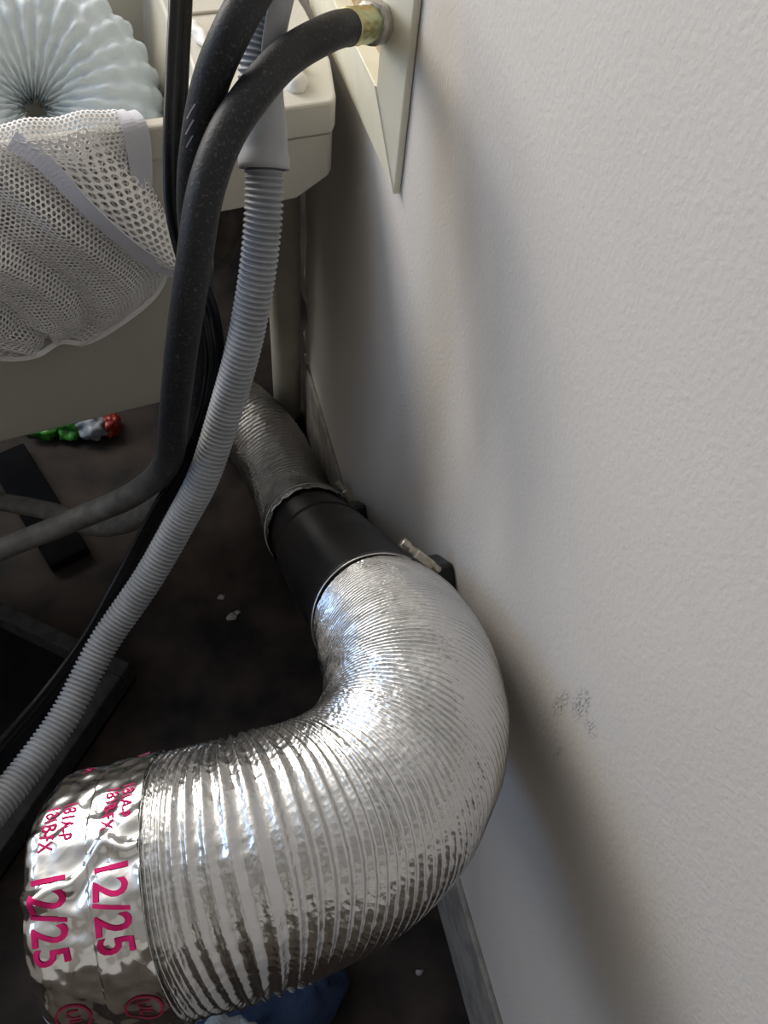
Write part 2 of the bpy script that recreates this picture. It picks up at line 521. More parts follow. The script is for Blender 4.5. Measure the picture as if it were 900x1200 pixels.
def blob(name, pts, radii, material, parent, flat=0.5, seed=1.0):
    p = Path(pts, 120)
    n = 26
    s = np.linspace(0, p.L, n)
    rr = np.interp(s / p.L, np.linspace(0, 1, len(radii)), radii)

    def rad(S, TH):
        base = np.interp(S, s, rr)
        base = base * np.sqrt(np.clip(1 - (2 * S / p.L - 1) ** 10, 0.02, 1))
        b = base * (1 + 0.18 * np.sin(S / p.L * 21 + seed) * np.cos(TH * 2 + seed) + 0.1 * np.sin(TH * 3 + S / p.L * 13 + seed))
        return b
    return tube(name, p, rad, s, 16, material, parent)


blob('caulk_smear', [SL(-0.036, 0.022, RT + 0.003), SL(-0.030, 0.052, RT + 0.006), SL(-0.020, 0.090, RT + 0.003)],
     [0.009, 0.0125, 0.0105, 0.012, 0.007], M['caulk'], sink)
blob('caulk_smear', [SL(-0.098, 0.115, RT + 0.003), SL(-0.100, 0.14, RT + 0.005), SL(-0.104, 0.175, RT + 0.006), SL(-0.110, 0.20, RT + 0.005)],
     [0.004, 0.006, 0.008, 0.006, 0.003], M['caulk'], sink, seed=2.2)


def leg(x, y, top, r0, r1):
    prof = [(0.0, 0.55), (0.006, 0.85), (0.018, 1.0)]
    loops = []
    for z, k in prof:
        loops.append([(x + r1 * k * math.cos(a), y + r1 * k * math.sin(a), z) for a in np.linspace(0, 2 * math.pi, 20, endpoint=False)])
    loops.append([(x + r0 * math.cos(a), y + r0 * math.sin(a), top) for a in np.linspace(0, 2 * math.pi, 20, endpoint=False)])
    return bm_obj('leg', loft_bm(loops), M['leg'], sink, smooth=True)


leg(0.196, 1.116, RT - 0.11, 0.031, 0.029)
leg(-0.84, 0.69, 0.46, 0.031, 0.029)
leg(-0.88, 1.02, 0.46, 0.031, 0.029)
# waste trap hanging beneath
p = Path([(0.10, 0.98, 0.80), (0.095, 0.98, 0.66), (0.085, 0.965, 0.58), (0.055, 0.97, 0.545), (0.02, 1.01, 0.57), (0.0, 1.06, 0.62), (0.0, 1.16, 0.64)], 200)
tube('waste_trap', p, 0.021, np.linspace(0, p.L, 60), 18, M['trap'], sink)
p2 = Path([(0.097, 0.98, 0.685), (0.097, 0.98, 0.655)], 20)
tube('trap_nut', p2, lambda S, T: 0.029 + 0.0015 * np.cos(T * 8), np.linspace(0, p2.L, 4), 32, M['trap'], sink)

# ------------------------------------------------------------------ pale vent hose coiled in the sink
cc = Vector((-0.132, 1.055, 0.735))
ax = Vector((0.16, -0.72, 0.67)).normalized()
e1 = Vector((1, 0, 0)); e1 = (e1 - ax * e1.dot(ax)).normalized(); e2 = ax.cross(e1)
cp = []
for k in range(0, 47):
    a = math.radians(-250 + k * 12)
    rr = 0.090 + 0.0012 * max(0, 14 - k)
    cp.append(cc + e1 * (rr * math.cos(a)) + e2 * (rr * math.sin(a)) - ax * (0.0 if k > 14 else 0.009 * (14 - k)))
vp = Path(cp, 900)
NR = 50
vs = np.linspace(0, vp.L, NR * 7 + 1)


def vent_rad(S, TH):
    ph = S / vp.L * NR + TH / (2 * math.pi)
    fr = ph - np.floor(ph)
    puff = np.abs(np.sin(math.pi * ph)) ** 0.75
    base = 0.066 + 0.0110 * puff + 0.0045 * np.exp(-((fr - 0.5 + 0.5 * np.sign(0.5 - fr) - 0.0) / 0.07) ** 2)
    wr = 0.0022 * np.sin(TH * 17 + np.floor(ph) * 2.4 + 2.2 * np.sin(fr * math.pi)) * np.sin(math.pi * fr)
    wr += 0.0016 * np.sin(TH * 9 - np.floor(ph) * 1.7 + fr * 4) * np.sin(math.pi * fr)
    return base + wr


vh = empty('vent_hose', (-0.132, 1.055, 0.5), 'pale blue vinyl vent hose coiled inside the cream utility sink', 'vent hose')
tube('hose_wall', vp, vent_rad, vs, 120, M['vinyl'], vh, caps=False)

# ------------------------------------------------------------------ mesh laundry bag over the rim
bag = empty('mesh_laundry_bag', tuple(SL(-0.30, -0.03, 0.60)), 'white honeycomb mesh laundry bag hung over the front of the sink', 'laundry bag')


def bag_pt(u, v, layer):
    """u 0..1 left to right, v -0.12..1 from inside the sink over the rim to the bottom"""
    L0 = -0.52
    vv = max(v, 0.0)
    right_edge = np.interp(vv, [0, 0.10, 0.25, 0.42, 0.50, 0.58, 0.70, 0.82, 0.92, 1.0],
                           [-0.225, -0.222, -0.208, -0.197, -0.197, -0.198, -0.206, -0.225, -0.262, -0.315])
    left_edge = np.interp(vv, [0, 0.5, 0.85, 1.0], [L0, L0, L0 + 0.03, L0 + 0.12])
    t = left_edge + (right_edge - left_edge) * u
    depth_z = 0.243 + 0.008 * math.sin(u * 9)
    z = 0.876 - depth_z * (vv ** 1.02)
    # the bag bulges away from the tub and gathers in diagonal folds
    edge = math.sin(math.pi * min(max(u, 0.0), 1.0)) ** 0.5
    bulge = 0.010 + 0.030 * math.sin(math.pi * min(vv, 1) ** 0.8) * edge
    fold = (0.008 * math.sin(24 * (u - 0.32 * vv) + 0.6) + 0.0035 * math.sin(47 * (u - 0.45 * vv) + 1.5)) * edge * min(1, vv * 4)
    fold += 0.004 * math.sin(13 * vv + 5 * u) * edge * min(1, vv * 3)
    z += 0.010 * math.sin(10 * u + 6 * vv) * vv * (1 - vv) * 2
    d = -(bulge + fold) if layer == 0 else -0.004 - 0.004 * math.sin(30 * u + 9 * vv) ** 2
    if layer == 0: d = min(d, -0.006)
    if v < 0:
        k = -v / 0.16
        d = -0.012 + k * 0.040
        z = 0.876 + 0.010 * math.sin(math.pi * min(k, 1)) - 0.05 * max(0, k - 0.6) + 0.0015 * math.sin(u * 37)
    return SL(t, d, z)


def net_layer(layer, nu, nv, v0, v1, u0=0.0, u1=1.0):
    V = []; F = []
    hole = 0.71 if layer == 0 else 0.80
    for r in range(nv):
        for c in range(nu):
            cx = c + 0.5 * (r % 2); cy = r
            o = []; i = []
            for k in range(6):
                a = math.radians(60 * k + 30)
                hx, hy = math.cos(a) * 0.5774, math.sin(a) * 0.5774
                for lst, s in ((o, 1.0), (i, hole)):
                    uu = u0 + (u1 - u0) * min(max((cx + hx * s) / nu, 0), 1)
                    w = v0 + (v1 - v0) * min(max((cy + hy * s / 0.866 * 0.99) / nv, 0), 1)
                    lst.append(bag_pt(uu, w, layer))
            b = len(V); V += o + i
            for k in range(6):
                j = (k + 1) % 6
                F.append((b + k, b + j, b + 6 + j, b + 6 + k))
    o = mesh_obj('netting', V, F, M['net'], bag, smooth=False)
    o['kind'] = 'stuff'
    sm = o.modifiers.new('thickness', 'SOLIDIFY'); sm.thickness = 0.0009; sm.offset = 0
    return o


net_layer(0, 62, 68, -0.16, 1.0)
net_layer(1, 50, 48, 0.0, 0.99)
# gathered hem along the bottom
hem = [bag_pt(u, v, 0) for u, v in [(0.0, 0.9), (0.1, 0.985), (0.35, 0.995), (0.65, 0.995), (0.9, 0.99)]]
hem += [bag_pt(1.0, v, 0) for v in (0.92, 0.82, 0.70, 0.60)]
ribbon('seam', [tuple(h) for h in hem], 0.006, 0.0016, M['net'], bag, tuple(-UY), 80)
# flap of netting with its tape edge, and the tape loop over the rim
FL = [SL(-0.325, -0.012, 0.882), SL(-0.305, -0.026, 0.866), SL(-0.278, -0.046, 0.825), SL(-0.250, -0.052, 0.783), SL(-0.222, -0.050, 0.747), SL(-0.190, -0.038, 0.717)]
ribbon('drawstring_tape', [tuple(q) for q in FL], 0.017, 0.0016, M['ribbon'], bag, tuple((-UY + Vector((0.25, 0, 0.35))).normalized()), 50,
       lambda k: 0.7 * math.sin(k * 3.0))
TLp = [SL(-0.228, 0.035, 0.868), SL(-0.223, 0.012, 0.880), SL(-0.219, -0.008, 0.878), SL(-0.219, -0.014, 0.858), SL(-0.222, -0.016, 0.820), SL(-0.228, -0.018, 0.79)]
ribbon('drawstring_tape', [tuple(q) for q in TLp], 0.014, 0.0016, M['ribbon'], bag, (0, 0, 1), 40)
TLq = [SL(-0.216, 0.035, 0.866), SL(-0.211, 0.012, 0.878), SL(-0.207, -0.006, 0.876), SL(-0.207, -0.010, 0.858), SL(-0.212, -0.011, 0.820), SL(-0.220, -0.012, 0.79)]
ribbon('drawstring_tape', [tuple(q) for q in TLq], 0.012, 0.0016, M['ribbon'], bag, (0, 0, 1), 40)
# the netting flap between tape and rim
V = []; F = []
nu, nv = 8, 24
for r in range(nv):
    for c in range(nu):
        o = []; i = []
        for k in range(6):
            a = math.radians(60 * k + 30)
            hx, hy = math.cos(a) * 0.5774, math.sin(a) * 0.5774
            for lst, s in ((o, 1.0), (i, 0.66)):
                q = min(max((r + hy * s / 0.866) / nv, 0), 1); w = min(max((c + 0.5 * (r % 2) + hx * s) / nu, 0), 1)
                x = q * (len(FL) - 1); b = min(int(x), len(FL) - 2)
                base = FL[b].lerp(FL[b + 1], x - b)
                tip = SL(-0.255, -0.012, 0.885).lerp(SL(-0.184, -0.034, 0.716), q ** 0.9) + UX * 0.012 * math.sin(math.pi * q)
                lst.append(base.lerp(tip, w) - UY * 0.012 * math.sin(math.pi * w))
        b = len(V); V += o + i
        for k in range(6):
            j = (k + 1) % 6
            F.append((b + k, b + j, b + 6 + j, b + 6 + k))
fo = mesh_obj('netting_flap', V, F, M['net'], bag, smooth=False)
fo['kind'] = 'stuff'
sm = fo.modifiers.new('thickness', 'SOLIDIFY'); sm.thickness = 0.0009; sm.offset = 0

# ------------------------------------------------------------------ outlet box on the wall
ob = empty('laundry_outlet_box', (WX, 0.80, 0.85), 'yellowed plastic laundry outlet box with sloped bottom, mounted on the wall', 'outlet box')
Y0, Y1, ZB, ZT = 0.655, 1.06, 0.848, 1.30
YI0, YI1, ZI, ZTI = 0.690, 1.02, 0.934, 1.25
XO, XI = WX - 0.007, WX - 0.023      # outer step and raised inner edge of the frame


def bevel_rail(name, o0, o1, i0, i1):
    """one mitred side of the frame: outer edge low on the wall, inner edge raised"""
    def sect(o, i):
        return [(WX - 0.0005, o[0], o[1]), (XO, o[0], o[1]), (XI, i[0], i[1]), (WX - 0.0005, i[0], i[1])]
    bm = loft_bm([sect(o0, i0), sect(o1, i1)])
    return bm_obj(name, bm, M['boxplastic'], ob, bevel=0.0012)


bevel_rail('frame_side', (Y0, ZB), (Y0, ZT), (YI0, ZI), (YI0, ZTI))
bevel_rail('frame_side', (Y1, ZB), (Y1, ZT), (YI1, ZI), (YI1, ZTI))
bevel_rail('frame_side', (Y0, ZB), (Y1, ZB), (YI0, ZI), (YI1, ZI))
bevel_rail('frame_side', (Y0, ZT), (Y1, ZT), (YI0, ZTI), (YI1, ZTI))
bm_obj('back_plate', box_bm((WX - 0.004, YI0, ZI), (WX - 0.001, YI1, ZTI)), M['boxinside'], ob)

# ------------------------------------------------------------------ supply hoses
HA = [(0.236, 0.722, 0.975), (0.218, 0.700, 0.986), (0.192, 0.668, 0.998), (0.171, 0.645, 1.007), (0.147, 0.616, 1.016), (0.112, 0.586, 1.016), (0.081, 0.552, 1.010), (0.054, 0.526, 0.993),
      (0.034, 0.502, 0.967), (0.016, 0.479, 0.917), (-0.002, 0.473, 0.848), (-0.017, 0.478, 0.774), (-0.034, 0.488, 0.691),
      (-0.075, 0.515, 0.613), (-0.161, 0.545, 0.537), (-0.253, 0.564, 0.477), (-0.327, 0.573, 0.427)]
HB = [(0.110, 0.599, 1.078), (0.089, 0.583, 1.062), (0.069, 0.564, 1.045), (0.051, 0.560, 1.014), (0.036, 0.555, 0.970), (0.027, 0.557, 0.920),
      (0.023, 0.554, 0.857), (0.020, 0.550, 0.793), (0.008, 0.548, 0.716), (-0.020, 0.550, 0.625), (-0.056, 0.563, 0.527),
      (-0.106, 0.587, 0.457), (-0.155, 0.619, 0.415), (-0.214, 0.675, 0.387), (-0.290, 0.731, 0.355), (-0.371, 0.791, 0.323)]
ha = empty('supply_hose', HA[0], 'black rubber water hose arching from the outlet box by its brass coloured ferrule', 'hose')
pa = Path(HA, 900)
tube('rubber_tube', pa, 0.0132, np.linspace(0.070, pa.L, 260), 28, M['rubber'], ha)
tube('ferrule', pa, lambda S, T: 0.0138 + 0.0006 * np.cos(T * 12) * (np.sin((S - 0.03) * 400) > 0), np.linspace(0.066, 0.108, 30), 48, M['brass'], ha)
tube('coupling_nut', pa, lambda S, T: 0.0170 - 0.0012 * np.abs(np.cos(3 * T)) + 0.0 * S, np.linspace(0.040, 0.066, 8), 36, M['steel'], ha)
tube('valve_stem', pa, 0.011, np.linspace(0.0, 0.045, 4), 20, M['steel'], ha)
hb = empty('supply_hose', HB[0], 'black rubber water hose with white scrape marks, running behind the ferruled one', 'hose')
pb = Path(HB, 900)
tube('rubber_tube', pb, 0.0130, np.linspace(0, pb.L, 260), 28, M['rubber'], hb)
# white paint scrapes on it
for (s0, th, ln, w) in ((0.052, 1.2, 0.010, 0.0016), (0.060, 1.6, 0.007, 0.002), (0.072, 1.0, 0.009, 0.0025), (0.050, 0.3, 0.008, 0.001),
                        (0.115, -0.3, 0.012, 0.0012), (0.125, -0.4, 0.012, 0.0012), (0.135, -0.5, 0.010, 0.001)):
    S, TH = np.meshgrid(np.linspace(s0, s0 + ln, 8), np.linspace(th, th + w / 0.013, 4), indexing='ij')
    V = pb.surf(S, TH + (S - s0) * 30, np.full(S.shape, 0.01315)).reshape(-1, 3)
    mesh_obj('paint_scrape', V.tolist(), grid_faces(8, 4, False), M['crumb'], hb)

# ------------------------------------------------------------------ flat three-core power cord
HC = [(0.054,0.736,1.029), (0.046,0.702,1.006), (0.034,0.658,0.975), (0.020,0.603,0.936), (0.014,0.573,0.903), (0.017,0.549,0.870), (0.026,0.532,0.838), (0.027,0.519,0.800), (0.017,0.514,0.745), (-0.010,0.508,0.674), (-0.057,0.492,0.603), (-0.109,0.454,0.541), (-0.150,0.409,0.514), (-0.193,0.359,0.508), (-0.236,0.298,0.531), (-0.262,0.235,0.581)]
pc = Path(HC, 900, up=(0.2, -0.75, 0.6))


def cord_rad(S, TH):
    # three round cores side by side
    c = np.cos(TH); q = np.sin(TH)
    best = np.zeros_like(S)
    for off in (-0.0062, 0.0, 0.0062):
        r0 = 0.0034
        disc = r0 ** 2 - (off * c) ** 2
        rr = np.where(disc > 0, off * q + np.sqrt(np.maximum(disc, 0)), 0)
        best = np.maximum(best, rr)
    return np.maximum(best, 0.0026)


co = empty('power_cord', HC[0], 'flat glossy black three-core power cord running down beside the grey drain hose', 'cord')
tube('cord_jacket', pc, cord_rad, np.linspace(0, pc.L, 260), 48, M['cord'], co)

# ------------------------------------------------------------------ grey corrugated drain hose
HD = [(0.116,0.632,1.077), (0.106,0.622,1.049), (0.096,0.615,1.018), (0.090,0.600,0.988), (0.088,0.577,0.961), (0.083,0.552,0.926), (0.072,0.529,0.879), (0.053,0.507,0.817), (0.028,0.490,0.751), (-0.003,0.466,0.685), (-0.026,0.455,0.648), (-0.077,0.420,0.589), (-0.132,0.378,0.548), (-0.177,0.318,0.528), (-0.212,0.275,0.528), (-0.243,0.236,0.538), (-0.270,0.199,0.556)]
pd = Path(HD, 3000, up=(0, -1, 0.3))
dh = empty('drain_hose', HD[0], 'grey corrugated plastic drain hose with a smooth cuff near its top', 'hose')
PIT = 0.0047


def drain_rad(S, TH):
    w = 0.5 + 0.5 * np.cos(2 * math.pi * S / PIT)
    return 0.0128 + 0.0030 * w ** 0.5


tube('corrugated_tube', pd, drain_rad, np.arange(0, pd.L, PIT / 10), 36, M['grey_hose'], dh)
# cuff: closed sleeve at its lower end, open half shell above
cuff_end = 0.158
nS, nT = 40, 60
V = []; F = []
for layer, rr in ((0, 0.0184), (1, 0.0166)):
    for i in range(nS):
        s = 0.0 + cuff_end * i / (nS - 1)
        openness = 1.0 if s < 0.10 else max(0.0, 1 - (s - 0.10) / 0.03)
        half = math.pi - openness * 1.75
        for j in range(nT):
            th = -1.3 + (-half + 2 * half * j / (nT - 1))
            k = 1.0 + (0.10 if s > cuff_end - 0.012 and layer == 0 else 0.04 * s / cuff_end)
            V.append(tuple(pd.surf(np.array([s]), np.array([th]), np.array([rr * k]))[0]))
N0 = nS * nT
for i in range(nS - 1):
    for j in range(nT - 1):
        a = i * nT + j
        F.append((a, a + 1, a + nT + 1, a + nT)); F.append((N0 + a, N0 + a + nT, N0 + a + nT + 1, N0 + a + 1))
for i in range(nS - 1):
    for j in (0, nT - 1):
        a = i * nT + j
        F.append((a, a + nT, N0 + a + nT, N0 + a))
for j in range(nT - 1):
    for i in (0, nS - 1):
        a = i * nT + j
        F.append((a, a + 1, N0 + a + 1, N0 + a))
mesh_obj('cuff', V, F, M['cuff'], dh)

# ------------------------------------------------------------------ big foil duct
DP = [(-0.122, 0.102, 0.765), (-0.058, 0.097, 0.774), (-0.010, 0.096, 0.782), (0.040, 0.104, 0.764), (0.083, 0.127, 0.738), (0.119, 0.168, 0.710),
      (0.141, 0.225, 0.671), (0.147, 0.285, 0.623), (0.146, 0.320, 0.590)]
pd2 = Path(DP, 1200)
RD = 0.076
TAPE = 0.066
fd = empty('foil_duct', DP[0], 'large ridged silver foil duct bending along the wall, its open end wrapped in printed tape', 'duct')
LL = pd2.L
# ridge phase: pitch shrinks towards the clamp
sg = np.linspace(TAPE - 0.012, LL, 4000)
pit = np.interp((sg - TAPE) / (LL - TAPE), [-0.1, 0.25, 0.6, 1.0], [0.0058, 0.0058, 0.0053, 0.0050])
phg = np.r_[0, np.cumsum(np.diff(sg) / pit[:-1])]
NRG = phg[-1]
ss = np.interp(np.arange(0, NRG, 1 / 8.0), phg, sg)
ss = np.r_[ss, LL]


def duct_rad(S, TH):
    ph = np.interp(S, sg, phg) + TH / (2 * math.pi) + 0.10 * np.sin(TH * 2 + S * 30) + 0.05 * np.sin(TH * 5 + S * 60)
    amp = np.interp((S - TAPE) / (LL - TAPE), [0, 0.3, 0.7, 1], [0.0034, 0.0036, 0.0031, 0.0022])
    prof = np.abs(np.sin(math.pi * ph)) ** 1.1          # 0 at the wire, 1 in the valley
    taper = 0.0055 * np.clip((S - (LL - 0.06)) / 0.06, 0, 1) ** 1.5
    R = RD - taper - amp * prof
    P = pd2.surf(S, TH, R).reshape(-1, 3)
    n1 = nz3(P, 150).reshape(S.shape); n2 = nz3(P, 420, 3.1).reshape(S.shape)
    n3 = nz3(P, 30, 9.0).reshape(S.shape)
    R = R + (0.24 * n1 * (0.2 + prof) + 0.15 * n2 * (0.25 + prof)) * np.minimum(amp, 0.0022) + 0.0010 * n3
    return R


tube('ridged_sleeve', pd2, duct_rad, ss, 260, M['foil'], fd, caps=False)


def ridge(x, w):
    return np.exp(-(x / w) ** 2)


def tape_rad(S, TH, lift=0.0):
    """wrinkled foil tape wound twice round the end of the duct"""
    s = S
    R = RD + 0.0008 - 0.0025 * np.clip((TAPE - s) / TAPE, 0, 1) - 0.0045 * np.clip((0.010 - s) / 0.010, 0, 1) ** 2
    # second winding overlaps the first
    R = R + 0.0009 * (s > 0.036 + 0.002 * np.sin(TH * 3))
    # a long torn crease running along the duct
    cr = -0.02 + 0.10 * np.sin(s * 85 + 0.4) - 1.5 * (s - 0.04) + 0.035 * np.sin(s * 230 + 1)
    R = R + 0.0026 * ridge(TH - cr, 0.055) - 0.0020 * ridge(TH - cr - 0.11, 0.07)
    cr2 = -0.40 + 0.12 * np.sin(s * 95 + 2)
    R = R + 0.0008 * ridge(TH - cr2, 0.06)
    for a, b, c in ((0.1, 40, 0.0013), (2.0, 60, 0.0008), (1.45, 25, 0.0012), (-0.35, 45, 0.001)):
        R = R + c * ridge(TH - a - 0.15 * np.sin(s * b), 0.06)
    P = pd2.surf(S, TH, R)
    sh = S.shape; P = P.reshape(-1, 3)
    n1 = nz3(P, 55, 1.3).reshape(sh); n2 = nz3(P, 130, 5.0).reshape(sh)
    R = R + 0.0022 * n1 + 0.0009 * n2 - 0.0008 * np.abs(n1)
    return R + lift


ts = np.linspace(0.0, TAPE, 130)
tape = tube('tape_wrap', pd2, lambda S, T: tape_rad(S, np.where(T > math.pi, T - 2 * math.pi, T)), ts, 560, M['tape'], fd, caps=False)
tape['label'] = 'smooth wrinkled silver foil tape with magenta printing'


def text_mesh(body, size, xs=1.0, bold=0.0):
    cu = bpy.data.curves.new('text', 'FONT'); cu.body = body; cu.size = size
    cu.align_x = 'LEFT'; cu.align_y = 'CENTER'; cu.resolution_u = 3; cu.offset = bold
    o = bpy.data.objects.new('text', cu); COL.objects.link(o)
    dg = bpy.context.evaluated_depsgraph_get()
    me = bpy.data.meshes.new_from_object(o.evaluated_get(dg))
    bpy.data.objects.remove(o); bpy.data.curves.remove(cu)
    bm = bmesh.new(); bm.from_mesh(me); bpy.data.meshes.remove(me)
    for v in bm.verts: v.co.x *= xs
    bmesh.ops.triangulate(bm, faces=bm.faces)
    for _ in range(4):
        bmesh.ops.subdivide_edges(bm, edges=[e for e in bm.edges if e.calc_length() > 0.0011], cuts=1)
        bmesh.ops.triangulate(bm, faces=bm.faces)
    return bm


def wrap_text(name, bm, s0, th0, material, label, shear=0.0, bold=1.0):
    """letters read round the tape: x goes along the circumference, y along the axis"""
    xs = np.array([[v.co.x, v.co.y] for v in bm.verts])
    S = s0 + xs[:, 1] + shear * xs[:, 0]
    TH = th0 - xs[:, 0] / RD * TDIR
    V = pd2.surf(S, TH, tape_rad(S, TH, 0.00055))
    F = [tuple(v.index for v in f.verts) for f in bm.faces]
    bm.free()
    o = mesh_obj(name, V.tolist(), F, material, tape)
    o['label'] = label
    return o


TDIR = -1.0


def build_print():
    for s0, th in ((0.014, -0.06), (0.048, -0.06)):
        wrap_text('date_print', text_mesh('12/25', 0.0265, 0.80, 0.0004), s0, th, M['ink'], 'magenta printed date 12/25')
    for s0, th in ((0.016, -0.56), (0.050, -0.62)):
        wrap_text('code_print', text_mesh('181A-P', 0.0108, 0.74, 0.0001), s0 + 0.0058, th, M['ink'], 'magenta printed code 181A-P')
        wrap_text('code_print', text_mesh('181B-FX', 0.0108, 0.74, 0.0001), s0 - 0.0042, th, M['ink'], 'magenta printed code 181B-FX')
    for s0, th in ((0.018, -1.15), (0.052, -1.20)):
        wrap_text('code_print', text_mesh('TM', 0.009), s0 + 0.003, th, M['ink'], 'magenta printed letters near the top of the tape')
    # round approval marks low on the tape
    for s0, th in ((0.018, 1.00), (0.054, 1.02)):
        bm = bmesh.new()
        n = 40
        a = [bm.verts.new((0.0095 * math.cos(2 * math.pi * k / n), 0.0095 * math.sin(2 * math.pi * k / n), 0)) for k in range(n)]
        b = [bm.verts.new((0.0082 * math.cos(2 * math.pi * k / n), 0.0082 * math.sin(2 * math.pi * k / n), 0)) for k in range(n)]
        for k in range(n):
            j = (k + 1) % n
            bm.faces.new((a[k], a[j], b[j], b[k]))
        bm.verts.index_update()
        wrap_text('round_mark', bm, s0, th, M['ink_dark'], 'dark red printed ring mark')
        t = text_mesh('UL', 0.010)
        bmesh.ops.translate(t, verts=t.verts, vec=(-0.006, 0, 0))
        wrap_text('round_mark', t, s0, th, M['ink_dark'], 'dark red letters inside the ring mark')


build_print()

# ------------------------------------------------------------------ black pipe on its wall brackets
A0 = Vector((0.146, 0.314, 0.596)); B0 = Vector((0.157, 0.706, 0.180))
pp = Path([A0, A0.lerp(B0, .33), A0.lerp(B0, .66), B0], 300)
PL = pp.L
bp = empty('black_pipe', tuple(B0), 'black plastic pipe sloping down along the wall between the two foil ducts', 'pipe')


def pipe_rad(S, TH):
    x = S / PL
    R = 0.0662 + 0.0063 * np.clip((x - 0.08) / 0.25, 0, 1)
    R = R + 0.0020 * ((x > 0.64) & (x < 0.67)) - 0.0010 * (x > 0.67)
    return R


xs = np.sort(np.r_[np.linspace(0, PL, 40), PL * np.array([0.639, 0.641, 0.669, 0.671])])
tube('barrel', pp, pipe_rad, xs, 72, M['pipe'], bp)
for (y, z, sc) in ((0.350, 0.566, 1.0), (0.640, 0.262, 0.9)):
    t = Vector((0, B0.y - A0.y, B0.z - A0.z)).normalized(); nn = Vector((0, -t.z, t.y))
    if nn.z < 0: nn = -nn
    mtx = Matrix(((1, 0, 0, 0), (0, t.y, nn.y, 0), (0, t.z, nn.z, 0), (0, 0, 0, 1)))
    c = Vector((0, y, z))
    bm = bmesh.new()
    box_bm((WX - 0.050, -0.026, -0.030), (WX - 0.001, 0.026, 0.038), bm, Matrix.Translation(c) @ mtx)
    bm_obj('wall_bracket', bm, M['bracket'], bp, bevel=0.004)

# near clamp
def ring_path(path, s, half):
    return np.linspace(s - half, s + half, 6)


def clamp(label, s, mat_band, screw_th, screw_mat, rb):
    R, N, B, T = pp.frame(np.array([s]))
    cl = empty('hose_clamp', tuple(R[0]), label, 'clamp')
    th = np.linspace(0, 2 * math.pi, 150, endpoint=False)
    for nm, r0, hw, mm in (('band', rb, 0.0058, mat_band),):
        prof_ = [(-hw, r0 - 0.0012), (-hw, r0), (-hw * 0.6, r0 + 0.0005), (hw * 0.6, r0 + 0.0005), (hw, r0), (hw, r0 - 0.0012)]
        V = []
        for (ds, rr) in prof_:
            S = np.full(th.shape, s + ds)
            V += pp.surf(S, th, np.full(th.shape, rr)).tolist()
        n = len(th)
        F = grid_faces(len(prof_), n)
        for j in range(n):
            k = (j + 1) % n
            F.append((j, k, 5 * n + k, 5 * n + j))
        band = mesh_obj(nm, V, F, mm, cl)
    # slots punched in the band
    V = []; F = []
    for k in range(64):
        a = screw_th - 0.35 - 0.034 * k
        for (ds, da) in ((-0.0035, -0.006), (0.0035, -0.006), (0.0035, 0.006), (-0.0035, 0.006)):
            V.append(tuple(pp.surf(np.array([s + ds]), np.array([a + da + ds * 0.4]), np.array([rb + 0.0009]))[0]))
        F.append((4 * k, 4 * k + 1, 4 * k + 2, 4 * k + 3))
    so = mesh_obj('band_slots', V, F, M['bracket'], band, smooth=False)
    # worm screw housing
    c = pp.surf(np.array([s]), np.array([screw_th]), np.array([rb + 0.004]))[0]
    Rn = Vector(c - R[0]).normalized(); Tn = Vector(T[0]); Cn = Tn.cross(Rn).normalized()
    mtx = Matrix(((Cn.x, Tn.x, Rn.x, c[0]), (Cn.y, Tn.y, Rn.y, c[1]), (Cn.z, Tn.z, Rn.z, c[2]), (0, 0, 0, 1)))
    bm = box_bm((-0.014, -0.0075, -0.003), (0.010, 0.0075, 0.008), None, mtx)
    bm_obj('screw_housing', bm, screw_mat, cl, bevel=0.002)
    pth = Path([mtx @ Vector((-0.032, 0, 0.003)), mtx @ Vector((-0.02, 0, 0.003)), mtx @ Vector((0.0, 0, 0.003)), mtx @ Vector((0.020, 0, 0.003))], 60)
    ps = np.linspace(0, pth.L, 90)
    sc = tube('screw', pth, lambda S, T_: np.where(S < 0.009, 0.0058 - 0.0007 * np.abs(np.cos(3 * T_)), 0.0040 + 0.0006 * np.sin(S * 2 * math.pi / 0.002 + T_)), ps, 24, screw_mat, cl)
    return cl


clamp('steel worm-drive clamp gripping the large foil duct onto the black pipe', 0.020, M['clamp'], 0.80, M['brownsteel'], 0.0706)

# ------------------------------------------------------------------ far foil duct under the sink
FP = [(0.157, 0.698, 0.188), (0.155, 0.80, 0.098), (0.146, 0.895, 0.080), (0.118, 1.010, 0.079), (0.075, 1.090, 0.079), (0.03, 1.19, 0.08), (0.0, 1.32, 0.08)]
pf = Path(FP, 900)
fd2 = empty('foil_duct', FP[3], 'dull shaded foil duct lying on the floor beneath the utility sink', 'duct')


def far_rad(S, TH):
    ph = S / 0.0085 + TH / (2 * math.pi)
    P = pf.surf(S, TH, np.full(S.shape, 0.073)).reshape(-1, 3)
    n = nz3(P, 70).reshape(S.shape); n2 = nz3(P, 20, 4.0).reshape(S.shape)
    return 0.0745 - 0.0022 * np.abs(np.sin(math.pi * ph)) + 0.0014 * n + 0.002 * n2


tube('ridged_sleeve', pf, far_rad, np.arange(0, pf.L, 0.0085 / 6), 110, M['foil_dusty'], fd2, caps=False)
cs = np.linspace(PL - 0.062, PL - 0.022, 24)


def collar_rad(S, TH):
    P = pp.surf(S, TH, np.full(S.shape, 0.077)).reshape(-1, 3)
    n = nz3(P, 60, 2.0).reshape(S.shape); n2 = nz3(P, 160, 7.0).reshape(S.shape)
    return 0.0765 + 0.0028 * n + 0.0016 * n2 + 0.0010 * np.sin((S - PL) * 900)


